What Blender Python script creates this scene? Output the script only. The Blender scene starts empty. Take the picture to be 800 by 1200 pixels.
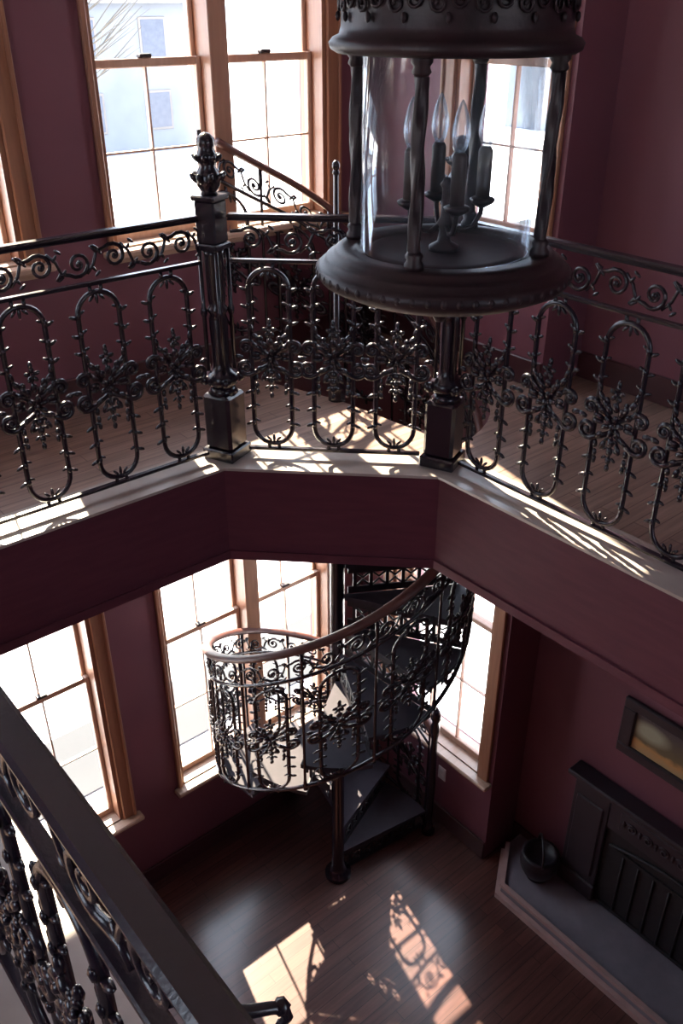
import bpy, math, random
from mathutils import Vector, Matrix, noise
from mathutils.geometry import tessellate_polygon

rnd = random.Random(7)
PI = math.pi
R = math.radians
COL = bpy.context.scene.collection
UF = 3.54          # upper floor level (lower floor is 0)
EYE = 5.25
CEIL = 6.75
SOF = 3.11         # ceiling of the lower storey

# ------------------------------------------------------------------ materials
MATS = {}

def new_mat(name):
    m = bpy.data.materials.new(name)
    m.use_nodes = True
    nt = m.node_tree
    nt.nodes.clear()
    out = nt.nodes.new('ShaderNodeOutputMaterial')
    MATS[name] = m
    return m, nt, out

def principled(name, c1, c2=None, rough=0.5, metal=0.0, scale=6.0, stretch=(1, 1, 1), bump=0.0, coat=0.0, spec=0.5, bump_scale=None):
    m, nt, out = new_mat(name)
    b = nt.nodes.new('ShaderNodeBsdfPrincipled')
    b.inputs['Roughness'].default_value = rough
    b.inputs['Metallic'].default_value = metal
    b.inputs['Coat Weight'].default_value = coat
    b.inputs['Coat Roughness'].default_value = 0.15
    b.inputs['Specular IOR Level'].default_value = spec
    nt.links.new(b.outputs[0], out.inputs[0])
    tc = nt.nodes.new('ShaderNodeTexCoord')
    mp = nt.nodes.new('ShaderNodeMapping')
    mp.inputs['Scale'].default_value = stretch
    nt.links.new(tc.outputs['Object'], mp.inputs[0])
    nz = nt.nodes.new('ShaderNodeTexNoise')
    nz.inputs['Scale'].default_value = scale
    nz.inputs['Detail'].default_value = 6
    nt.links.new(mp.outputs[0], nz.inputs['Vector'])
    rp = nt.nodes.new('ShaderNodeValToRGB')
    rp.color_ramp.elements[0].position = 0.3
    rp.color_ramp.elements[1].position = 0.7
    rp.color_ramp.elements[0].color = (*c1, 1)
    rp.color_ramp.elements[1].color = (*(c2 or c1), 1)
    nt.links.new(nz.outputs['Fac'], rp.inputs[0])
    nt.links.new(rp.outputs[0], b.inputs['Base Color'])
    if bump:
        n2 = nt.nodes.new('ShaderNodeTexNoise')
        n2.inputs['Scale'].default_value = bump_scale or scale * 8
        n2.inputs['Detail'].default_value = 4
        nt.links.new(mp.outputs[0], n2.inputs['Vector'])
        bp = nt.nodes.new('ShaderNodeBump')
        bp.inputs['Strength'].default_value = bump
        bp.inputs['Distance'].default_value = 0.01
        nt.links.new(n2.outputs['Fac'], bp.inputs['Height'])
        nt.links.new(bp.outputs[0], b.inputs['Normal'])
    return m

def plank_mat(name, c1, c2, mortar, rough, plank=(0.9, 0.075), rot=0.0, coat=0.0):
    m, nt, out = new_mat(name)
    b = nt.nodes.new('ShaderNodeBsdfPrincipled')
    b.inputs['Roughness'].default_value = rough
    b.inputs['Coat Weight'].default_value = coat
    b.inputs['Coat Roughness'].default_value = 0.2
    nt.links.new(b.outputs[0], out.inputs[0])
    tc = nt.nodes.new('ShaderNodeTexCoord')
    mp = nt.nodes.new('ShaderNodeMapping')
    mp.inputs['Rotation'].default_value = (0, 0, rot)
    nt.links.new(tc.outputs['Object'], mp.inputs[0])
    br = nt.nodes.new('ShaderNodeTexBrick')
    br.inputs['Color1'].default_value = (*c1, 1)
    br.inputs['Color2'].default_value = (*c2, 1)
    br.inputs['Mortar'].default_value = (*mortar, 1)
    br.inputs['Scale'].default_value = 1.0
    br.inputs['Mortar Size'].default_value = 0.0018
    br.inputs['Brick Width'].default_value = plank[0]
    br.inputs['Row Height'].default_value = plank[1]
    nt.links.new(mp.outputs[0], br.inputs['Vector'])
    mp2 = nt.nodes.new('ShaderNodeMapping')
    mp2.inputs['Scale'].default_value = (3, 45, 3)
    nt.links.new(mp.outputs[0], mp2.inputs[0])
    nz = nt.nodes.new('ShaderNodeTexNoise')
    nz.inputs['Scale'].default_value = 1.0
    nz.inputs['Detail'].default_value = 5
    nt.links.new(mp2.outputs[0], nz.inputs['Vector'])
    mr = nt.nodes.new('ShaderNodeMapRange')
    mr.inputs['From Min'].default_value = 0.3
    mr.inputs['From Max'].default_value = 0.7
    mr.inputs['To Min'].default_value = 0.65
    mr.inputs['To Max'].default_value = 1.2
    nt.links.new(nz.outputs['Fac'], mr.inputs['Value'])
    mx = nt.nodes.new('ShaderNodeMix')
    mx.data_type = 'RGBA'
    mx.blend_type = 'MULTIPLY'
    mx.inputs['Factor'].default_value = 1.0
    nt.links.new(br.outputs['Color'], mx.inputs['A'])
    nt.links.new(mr.outputs[0], mx.inputs['B'])
    nt.links.new(mx.outputs['Result'], b.inputs['Base Color'])
    return m

def glass_mat(name, tint, refl, rough=0.0, cap=0.6, dust=0.0):
    m, nt, out = new_mat(name)
    tr = nt.nodes.new('ShaderNodeBsdfTransparent')
    tr.inputs[0].default_value = (*tint, 1)
    gl = nt.nodes.new('ShaderNodeBsdfGlossy')
    gl.inputs['Roughness'].default_value = rough
    gl.inputs['Color'].default_value = (0.92, 0.96, 1, 1)
    lw = nt.nodes.new('ShaderNodeLayerWeight')
    lw.inputs['Blend'].default_value = refl
    mn = nt.nodes.new('ShaderNodeMath')
    mn.operation = 'MINIMUM'
    mn.inputs[1].default_value = cap
    nt.links.new(lw.outputs['Fresnel'], mn.inputs[0])
    mx = nt.nodes.new('ShaderNodeMixShader')
    nt.links.new(mn.outputs[0], mx.inputs[0])
    nt.links.new(tr.outputs[0], mx.inputs[1])
    nt.links.new(gl.outputs[0], mx.inputs[2])
    last = mx
    if dust:
        tl = nt.nodes.new('ShaderNodeBsdfTranslucent')
        tl.inputs['Color'].default_value = (0.8, 0.86, 0.92, 1)
        nz = nt.nodes.new('ShaderNodeTexNoise')
        nz.inputs['Scale'].default_value = 9
        nz.inputs['Detail'].default_value = 4
        mr = nt.nodes.new('ShaderNodeMapRange')
        mr.inputs['To Min'].default_value = dust * .4
        mr.inputs['To Max'].default_value = dust * 1.6
        nt.links.new(nz.outputs['Fac'], mr.inputs['Value'])
        m2 = nt.nodes.new('ShaderNodeMixShader')
        nt.links.new(mr.outputs[0], m2.inputs[0])
        nt.links.new(mx.outputs[0], m2.inputs[1])
        nt.links.new(tl.outputs[0], m2.inputs[2])
        last = m2
    nt.links.new(last.outputs[0], out.inputs[0])
    return m

WALL = principled('burgundy wall paint', (0.152, 0.052, 0.073), (0.172, 0.060, 0.083), rough=0.55, scale=2.5, bump=0.03, bump_scale=90)
FASCIA = principled('dark maroon wood', (0.095, 0.026, 0.040), (0.115, 0.032, 0.047), rough=0.6, scale=3, stretch=(2, 2, 14), bump=0.02, spec=0.2)
SOFF = principled('dark maroon ceiling paint', (0.10, 0.035, 0.045), (0.12, 0.04, 0.05), rough=0.7, scale=2)
CEILM = principled('pale ceiling plaster', (0.42, 0.33, 0.34), (0.46, 0.36, 0.37), rough=0.8, scale=2)
IRON = principled('black painted cast iron', (0.011, 0.007, 0.012), (0.018, 0.011, 0.019), rough=0.25, scale=30, spec=0.6, bump=0.06, bump_scale=160)
IRONF = principled('dull black iron', (0.012, 0.008, 0.012), (0.018, 0.012, 0.018), rough=0.45, scale=20, bump=0.05, bump_scale=120)
RAILW = principled('dark brown stained handrail', (0.085, 0.030, 0.026), (0.12, 0.045, 0.036), rough=0.45, scale=8, stretch=(1, 1, 1))
TREAD = principled('grey iron tread', (0.026, 0.020, 0.030), (0.040, 0.030, 0.043), rough=0.65, scale=14, bump=0.05, spec=0.3)
CASE = principled('orange brown window wood', (0.26, 0.118, 0.068), (0.34, 0.16, 0.09), rough=0.4, scale=5, stretch=(9, 9, 0.8), coat=0.1)
SASH = principled('tan sash wood paled by glare', (0.46, 0.29, 0.21), (0.54, 0.35, 0.26), rough=0.45, scale=5, stretch=(9, 9, 0.8))  # window glare is put into this paler copy of the wood colour
STOOL = principled('varnished sill wood', (0.44, 0.30, 0.22), (0.52, 0.36, 0.27), rough=0.35, scale=5, stretch=(1, 9, 9))
LEDGE = principled('pale oak ledge boards', (0.37, 0.31, 0.28), (0.44, 0.375, 0.34), rough=0.24, scale=4, stretch=(2, 2, 2), coat=0.2)
FLOORU = plank_mat('upper oak floor', (0.29, 0.19, 0.15), (0.24, 0.155, 0.125), (0.10, 0.05, 0.04), 0.36, rot=0.0)
FLOORL = plank_mat('dark red brown plank floor', (0.122, 0.048, 0.038), (0.076, 0.030, 0.027), (0.02, 0.008, 0.008), 0.36, rot=0.0, coat=0.7)
BASEB = principled('dark maroon baseboard', (0.05, 0.016, 0.020), (0.065, 0.02, 0.025), rough=0.4, scale=4)
GLASS = glass_mat('window glass', (0.96, 0.97, 0.98), 0.08)
LGLASS = glass_mat('lantern glass', (0.95, 0.965, 0.98), 0.12, 0.03, 0.3, 0.014)
BULB = glass_mat('clear bulb glass', (0.96, 0.97, 0.98), 0.45, 0.04, 0.75, 0.06)
BRONZE = principled('dark lantern bronze', (0.013, 0.0055, 0.008), (0.022, 0.009, 0.012), rough=0.46, metal=0.1, spec=0.35, scale=14, bump=0.05, bump_scale=100)
INNER = principled('dull dark inner plate', (0.030, 0.012, 0.015), (0.045, 0.018, 0.020), rough=0.75, scale=9, spec=0.15)
SLEEVE = principled('brown candle sleeve', (0.035, 0.022, 0.02), (0.05, 0.032, 0.028), rough=0.5, scale=12)
SLATE = principled('dark slate surround', (0.026, 0.018, 0.024), (0.036, 0.025, 0.032), rough=0.42, scale=7)
FIREB = principled('sooty firebox iron', (0.010, 0.008, 0.010), (0.016, 0.012, 0.014), rough=0.6, scale=16, bump=0.1)
MARBLE = principled('grey hearth marble', (0.17, 0.155, 0.185), (0.24, 0.22, 0.255), rough=0.3, scale=5)
MOULD = principled('worn hearth moulding', (0.36, 0.24, 0.23), (0.46, 0.31, 0.29), rough=0.4, scale=9)
PLATE = principled('ivory plate', (0.55, 0.50, 0.50), (0.6, 0.55, 0.55), rough=0.4)
SNOW = principled('pale snowy ground', (0.74, 0.74, 0.76), (0.84, 0.84, 0.85), rough=0.9, scale=0.25)
ROADM = principled('grey road', (0.045, 0.047, 0.052), (0.065, 0.067, 0.07), rough=0.9, scale=0.6)
PALE = principled('pale clapboard', (0.13, 0.14, 0.16), (0.17, 0.18, 0.20), rough=0.8, scale=0.6)
PALE2 = principled('cream stucco', (0.15, 0.13, 0.12), (0.19, 0.17, 0.15), rough=0.8, scale=0.6)
ROOFM = principled('grey shingle roof', (0.10, 0.10, 0.12), (0.14, 0.14, 0.15), rough=0.9, scale=2)
DARKGL = principled('dark house window', (0.05, 0.06, 0.09), (0.07, 0.08, 0.11), rough=0.2)
BARK = principled('grey bark', (0.06, 0.055, 0.05), (0.09, 0.08, 0.07), rough=0.9, scale=6)

# painted picture: a dim landscape with a pale round sky glow and golden foreground (flat picture)
def picture_mat():
    m, nt, out = new_mat('dim landscape painting')
    b = nt.nodes.new('ShaderNodeBsdfPrincipled')
    b.inputs['Roughness'].default_value = 0.5
    nt.links.new(b.outputs[0], out.inputs[0])
    tc = nt.nodes.new('ShaderNodeTexCoord')
    sp = nt.nodes.new('ShaderNodeSeparateXYZ')
    nt.links.new(tc.outputs['Generated'], sp.inputs[0])
    rp = nt.nodes.new('ShaderNodeValToRGB')
    e = rp.color_ramp.elements
    e[0].position = 0.0
    e[0].color = (0.40, 0.30, 0.16, 1)
    e[1].position = 1.0
    e[1].color = (0.07, 0.06, 0.07, 1)
    a = e.new(0.24); a.color = (0.52, 0.28, 0.10, 1)
    a = e.new(0.34); a.color = (0.16, 0.12, 0.06, 1)
    nz = nt.nodes.new('ShaderNodeTexNoise')
    nz.inputs['Scale'].default_value = 7
    nz.inputs['Detail'].default_value = 5
    nt.links.new(tc.outputs['Generated'], nz.inputs['Vector'])
    ad = nt.nodes.new('ShaderNodeMath')
    ad.operation = 'MULTIPLY_ADD'
    ad.inputs[1].default_value = 0.25
    nt.links.new(nz.outputs['Fac'], ad.inputs[0])
    nt.links.new(sp.outputs['Z'], ad.inputs[2])
    sb = nt.nodes.new('ShaderNodeMath')
    sb.operation = 'SUBTRACT'
    sb.inputs[1].default_value = 0.12
    nt.links.new(ad.outputs[0], sb.inputs[0])
    nt.links.new(sb.outputs[0], rp.inputs[0])
    # pale olive blob
    vd = nt.nodes.new('ShaderNodeVectorMath')
    vd.operation = 'DISTANCE'
    cm = nt.nodes.new('ShaderNodeCombineXYZ')
    nt.links.new(sp.outputs['Y'], cm.inputs[0])
    nt.links.new(sp.outputs['Z'], cm.inputs[1])
    nt.links.new(cm.outputs[0], vd.inputs[0])
    vd.inputs[1].default_value = (0.80, 0.62, 0)
    r2 = nt.nodes.new('ShaderNodeValToRGB')
    r2.color_ramp.elements[0].position = 0.12
    r2.color_ramp.elements[0].color = (1, 1, 1, 1)
    r2.color_ramp.elements[1].position = 0.28
    r2.color_ramp.elements[1].color = (0, 0, 0, 1)
    nt.links.new(vd.outputs['Value'], r2.inputs[0])
    mx = nt.nodes.new('ShaderNodeMix')
    mx.data_type = 'RGBA'
    nt.links.new(r2.outputs[0], mx.inputs['Factor'])
    nt.links.new(rp.outputs[0], mx.inputs['A'])
    mx.inputs['B'].default_value = (0.40, 0.40, 0.28, 1)
    nt.links.new(mx.outputs['Result'], b.inputs['Base Color'])
    return m
PAINT = picture_mat()

# ------------------------------------------------------------------ mesh builder
class MB:
    def __init__(s):
        s.v = []; s.f = []; s.sm = []
    def add(s, vs, fs, smooth):
        o = len(s.v)
        s.v.extend(vs)
        for f in fs:
            s.f.append([i + o for i in f]); s.sm.append(smooth)
        return s
    def box(s, x0, x1, y0, y1, z0, z1, bev=0.0):
        if x0 > x1: x0, x1 = x1, x0
        if y0 > y1: y0, y1 = y1, y0
        if z0 > z1: z0, z1 = z1, z0
        if bev <= 0:
            vs = [(x, y, z) for z in (z0, z1) for y in (y0, y1) for x in (x0, x1)]
            return s.add(vs, [(0, 2, 3, 1), (4, 5, 7, 6), (0, 1, 5, 4), (2, 6, 7, 3), (0, 4, 6, 2), (1, 3, 7, 5)], False)
        # chamfered box: 24 vertices
        b = min(bev, (x1 - x0) * .49, (y1 - y0) * .49, (z1 - z0) * .49)
        X = (x0, x1); Y = (y0, y1); Z = (z0, z1)
        vs = []; idx = {}
        for i in (0, 1):
            for j in (0, 1):
                for k in (0, 1):
                    sx = b if i == 0 else -b; sy = b if j == 0 else -b; sz = b if k == 0 else -b
                    idx[i, j, k, 0] = len(vs); vs.append((X[i], Y[j] + sy, Z[k] + sz))
                    idx[i, j, k, 1] = len(vs); vs.append((X[i] + sx, Y[j], Z[k] + sz))
                    idx[i, j, k, 2] = len(vs); vs.append((X[i] + sx, Y[j] + sy, Z[k]))
        fs = []
        for i in (0, 1):
            q = [idx[i, 0, 0, 0], idx[i, 1, 0, 0], idx[i, 1, 1, 0], idx[i, 0, 1, 0]]
            fs.append(q[::-1] if i == 0 else q)
            q = [idx[0, i, 0, 1], idx[1, i, 0, 1], idx[1, i, 1, 1], idx[0, i, 1, 1]]
            fs.append(q if i == 0 else q[::-1])
            q = [idx[0, 0, i, 2], idx[1, 0, i, 2], idx[1, 1, i, 2], idx[0, 1, i, 2]]
            fs.append(q[::-1] if i == 0 else q)
        for i in (0, 1):
            for j in (0, 1):
                fs.append([idx[i, j, 0, 0], idx[i, j, 1, 0], idx[i, j, 1, 1], idx[i, j, 0, 1]])
                fs.append([idx[i, 0, j, 0], idx[i, 1, j, 0], idx[i, 1, j, 2], idx[i, 0, j, 2]])
                fs.append([idx[0, i, j, 1], idx[1, i, j, 1], idx[1, i, j, 2], idx[0, i, j, 2]])
                for k in (0, 1):
                    fs.append([idx[i, j, k, 0], idx[i, j, k, 1], idx[i, j, k, 2]])
        return s.add(vs, fs, False)
    def tube(s, pts, r, n=6, closed=False, flat=1.0, up=None):
        """swept tube; r a number or list; flat scales the section along the second axis"""
        P = [Vector(p) for p in pts]
        m = len(P)
        rr = r if isinstance(r, (list, tuple)) else [r] * m
        vs = []; fs = []
        prev = Vector(up) if up else None
        for i in range(m):
            if closed: t = P[(i + 1) % m] - P[i - 1]
            else: t = P[min(i + 1, m - 1)] - P[max(i - 1, 0)]
            if t.length < 1e-9: t = Vector((0, 0, 1))
            t.normalize()
            if up: a = Vector(up)
            else: a = prev if prev is not None else (Vector((0, 1, 0)) if abs(t.y) < .9 else Vector((1, 0, 0)))
            a = a - t * a.dot(t)
            if a.length < 1e-6: a = t.orthogonal()
            a.normalize(); prev = a
            b = t.cross(a)
            for k in range(n):
                w = 2 * PI * (k + .5) / n
                vs.append(tuple(P[i] + (a * math.cos(w) * flat + b * math.sin(w)) * rr[i]))
        for i in range(m if closed else m - 1):
            j = (i + 1) % m
            for k in range(n):
                l = (k + 1) % n
                fs.append((i * n + k, i * n + l, j * n + l, j * n + k))
        if not closed:
            fs.append(tuple(range(n))[::-1])
            fs.append(tuple((m - 1) * n + k for k in range(n)))
        return s.add(vs, fs, True)
    def lathe(s, prof, n=24, c=(0, 0, 0), smooth=True, a0=0.0):
        vs = []; fs = []
        for (r, z) in prof:
            for k in range(n):
                w = a0 + 2 * PI * k / n
                vs.append((c[0] + r * math.cos(w), c[1] + r * math.sin(w), c[2] + z))
        m = len(prof)
        for i in range(m - 1):
            for k in range(n):
                l = (k + 1) % n
                fs.append((i * n + k, i * n + l, (i + 1) * n + l, (i + 1) * n + k))
        fs.append(tuple(range(n))[::-1])
        fs.append(tuple((m - 1) * n + k for k in range(n)))
        return s.add(vs, fs, smooth)
    def blob(s, c, rad, ax=None, nu=6, nv=4):
        """ellipsoid; rad=(rx,ry,rz); ax = direction its z axis points to"""
        M = Matrix.Identity(3)
        if ax is not None:
            M = Vector((0, 0, 1)).rotation_difference(Vector(ax)).to_matrix()
        c = Vector(c)
        vs = [tuple(c + M @ Vector((0, 0, -rad[2])))]
        for i in range(1, nv):
            t = -PI / 2 + PI * i / nv
            for k in range(nu):
                w = 2 * PI * k / nu
                vs.append(tuple(c + M @ Vector((rad[0] * math.cos(t) * math.cos(w), rad[1] * math.cos(t) * math.sin(w), rad[2] * math.sin(t)))))
        vs.append(tuple(c + M @ Vector((0, 0, rad[2]))))
        fs = []
        last = len(vs) - 1
        for k in range(nu):
            l = (k + 1) % nu
            fs.append((0, 1 + l, 1 + k))
            for i in range(nv - 2):
                a = 1 + i * nu
                fs.append((a + k, a + l, a + nu + l, a + nu + k))
            fs.append((last, 1 + (nv - 2) * nu + k, 1 + (nv - 2) * nu + l))
        return s.add(vs, fs, True)
    def prism(s, poly, z0, z1):
        n = len(poly)
        a = sum(poly[i][0] * poly[(i + 1) % n][1] - poly[(i + 1) % n][0] * poly[i][1] for i in range(n))
        if a < 0: poly = poly[::-1]
        vs = [(p[0], p[1], z0) for p in poly] + [(p[0], p[1], z1) for p in poly]
        fs = [tuple(range(n))[::-1], tuple(range(n, 2 * n))]
        for i in range(n):
            j = (i + 1) % n
            fs.append((i, j, n + j, n + i))
        return s.add(vs, fs, False)
    def slab(s, outer, holes, z0, z1):
        loops = [outer] + holes
        flat = [p for l in loops for p in l]
        tris = tessellate_polygon([[Vector((p[0], p[1], 0)) for p in l] for l in loops])
        n = len(flat)
        vs = [(p[0], p[1], z1) for p in flat] + [(p[0], p[1], z0) for p in flat]
        fs = []
        for t in tris:
            a, b, c = (flat[i] for i in t)
            if (b[0] - a[0]) * (c[1] - a[1]) - (b[1] - a[1]) * (c[0] - a[0]) < 0: t = t[::-1]
            fs.append(tuple(t)); fs.append(tuple(i + n for i in t[::-1]))
        o = 0
        for li, l in enumerate(loops):
            m = len(l)
            ar = sum(l[i][0] * l[(i + 1) % m][1] - l[(i + 1) % m][0] * l[i][1] for i in range(m))
            flip = (ar > 0) == (li > 0)
            for i in range(m):
                j = (i + 1) % m
                q = (o + i, n + o + i, n + o + j, o + j)
                fs.append(q[::-1] if flip else q)
            o += m
        return s.add(vs, fs, False)
    def map(s, fn):
        s.v = [fn(*p) for p in s.v]
        return s
    def mesh(s, name, mat):
        me = bpy.data.meshes.new(name)
        me.from_pydata([tuple(p) for p in s.v], [], s.f)
        me.polygons.foreach_set('use_smooth', s.sm)
        me.materials.append(mat)
        me.update()
        return me
    def build(s, name, mat, parent=None, loc=(0, 0, 0)):
        o = bpy.data.objects.new(name, s.mesh(name, mat))
        COL.objects.link(o)
        o.location = loc
        if parent is not None: o.parent = parent
        return o

def tag(o, label=None, cat=None, group=None, kind=None):
    if label: o['label'] = label
    if cat: o['category'] = cat
    if group: o['group'] = group
    if kind: o['kind'] = kind
    return o

def empty(name, loc=(0, 0, 0), rz=0.0):
    o = bpy.data.objects.new(name, None)
    COL.objects.link(o)
    o.empty_display_size = 0.1
    o.location = loc
    o.rotation_euler = (0, 0, rz)
    return o

def link_copy(src, parent, loc=None, rz=None):
    c = src.copy()
    COL.objects.link(c)
    c.parent = parent
    if loc is not None: c.location = loc
    if rz is not None: c.rotation_euler = (0, 0, rz)
    for ch in list(src.children):
        link_copy(ch, c)
    return c

def structure(o):
    o['kind'] = 'structure'
    return o

# ------------------------------------------------------------------ room shell
VB = 3.90      # back-left wall face (windows)
UE = 3.47      # back-right wall face (window bay)
UD = 3.78      # right wall face (fireplace)
VJ = 2.575     # where the right wall steps back
UL = -1.9
VF = -2.6
T = 0.22

def wall_with_holes(axis, face, out, a0, a1, z0, z1, holes):
    """axis 'u': wall plane at v=face running along u; 'v': plane at u=face. holes: (a0,a1,z0,z1)."""
    mb = MB()
    cuts = sorted(set([a0, a1] + [h[0] for h in holes] + [h[1] for h in holes]))
    for p, q in zip(cuts[:-1], cuts[1:]):
        spans = sorted((h[2], h[3]) for h in holes if h[0] <= p + 1e-6 and h[1] >= q - 1e-6)
        z = z0
        segs = []
        for s0, s1 in spans:
            if s0 > z: segs.append((z, s0))
            z = s1
        if z < z1: segs.append((z, z1))
        for s0, s1 in segs:
            if axis == 'u': mb.box(p, q, face, face + out, s0, s1)
            else: mb.box(face, face + out, p, q, s0, s1)
    return mb

# window openings: (a0, a1, z0, z1)
UPZ = (EYE - 1.01, EYE + 0.72); UPM = EYE - 0.245
LOZ = (EYE - 4.52, EYE - 2.42); LOM = EYE - 3.415
WB = (1.885, 3.165); WC = (0.19, 1.455); WA = (-1.55, -0.37)  # WA is out of view, added to let in more light
WE = (2.69, 3.27); WEL = (2.69, 3.57)
holesB = [(w[0], w[1], z[0], z[1]) for w in (WB, WC, WA) for z in (UPZ, LOZ)]
structure(wall_with_holes('u', VB, T, UL - T, UE + T + 0.4, -0.1, CEIL, holesB).build('wall_back', WALL))
holesE = [(WE[0], WE[1], *UPZ), (WEL[0], WEL[1], *LOZ)]
wr = wall_with_holes('v', UE, T, VJ, VB + T, -0.1, CEIL, holesE)
wr.box(UE + T - .001, UD + T, VJ, VJ + 0.1, -0.1, CEIL)
wr.box(UD, UD + T, VF - T, VJ, -0.1, CEIL)
structure(wr.build('wall_right', WALL))
WL = (0.4, 1.58); WF = (0.9, 2.08)  # unseen openings left and behind the viewer, added for glints on the iron
structure(wall_with_holes('v', UL, -T, VF - T, VB + T, -0.1, CEIL, [(WL[0], WL[1], UPZ[0], UPZ[1])]).build('wall_left', WALL))
structure(wall_with_holes('u', VF, -T, UL - T, UD + T, -0.1, CEIL, [(WF[0], WF[1], UPZ[0], UPZ[1])]).build('wall_front', WALL))

structure(MB().box(UL - T, UD + T, VF - T, VB + T, -0.12, 0.0).build('floor', FLOORL))
structure(MB().box(UL - T, UD + T, VF - T, VB + T, CEIL, CEIL + 0.15).build('ceiling', CEILM))

WELL = [(0.33, -0.8), (2.395, -0.8), (2.395, 2.224), (1.755, 2.862), (0.33, 2.862)]
SC = (2.602, 3.138)          # spiral stair axis
SR = 0.73
hole = [SC] + [(SC[0] + .755 * math.cos(R(a)), SC[1] + .755 * math.sin(R(a))) for a in [275 + (467 - 275) * i / 24 for i in range(25)]]
OUT = [(UL, VF), (UD, VF), (UD, VB), (UL, VB)]

def offset(poly, d):
    """grow a CCW convex polygon by d"""
    n = len(poly); res = []
    for i in range(n):
        p0, p1, p2 = Vector(poly[i - 1]), Vector(poly[i]), Vector(poly[(i + 1) % n])
        e1 = (p1 - p0).normalized(); e2 = (p2 - p1).normalized()
        n1 = Vector((e1.y, -e1.x)); n2 = Vector((e2.y, -e2.x))
        b = (n1 + n2).normalized()
        res.append(tuple(p1 + b * (d / b.dot(n1))))
    return res

WIN = offset(WELL, 0.02)
structure(MB().slab(OUT, [WIN, hole], UF - 0.03, UF).build('floor_upper', FLOORU))
structure(MB().slab(OUT, [WIN, hole], SOF, UF - 0.03).build('ceiling_lower', SOFF))
structure(MB().slab(WIN, [WELL], SOF - 0.012, UF - 0.001).build('trim_1', FASCIA))
structure(MB().slab(offset(WELL, 0.20), [offset(WELL, -0.012)], UF, UF + 0.012).build('trim_2', LEDGE))
# a thin moulding under the ledge and along the foot of the fascia
structure(MB().slab(offset(WELL, 0.001), [offset(WELL, -0.010)], SOF - 0.012, SOF + 0.03).build('trim_3', FASCIA))
bb = MB()
bb.box(UL, UE, VB - .018, VB, 0, .16, .004)
structure(bb.build('baseboard_back', BASEB))
bb = MB()
bb.box(UE - .018, UE, VJ, VB - .018, 0, .16, .004)
bb.box(UD - .018, UD, VF, VJ, 0, .16, .004)
structure(bb.build('baseboard_right', BASEB))
bb = MB()
bb.box(UL, UE, VB - .018, VB, UF, UF + .14, .004)
structure(bb.build('baseboard_upper_back', BASEB))
bb = MB()
bb.box(UE - .018, UE, VJ, VB - .018, UF, UF + .14, .004)
bb.box(UD - .018, UD, VF, VJ, UF, UF + .14, .004)
structure(bb.build('baseboard_upper_right', BASEB))

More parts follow.
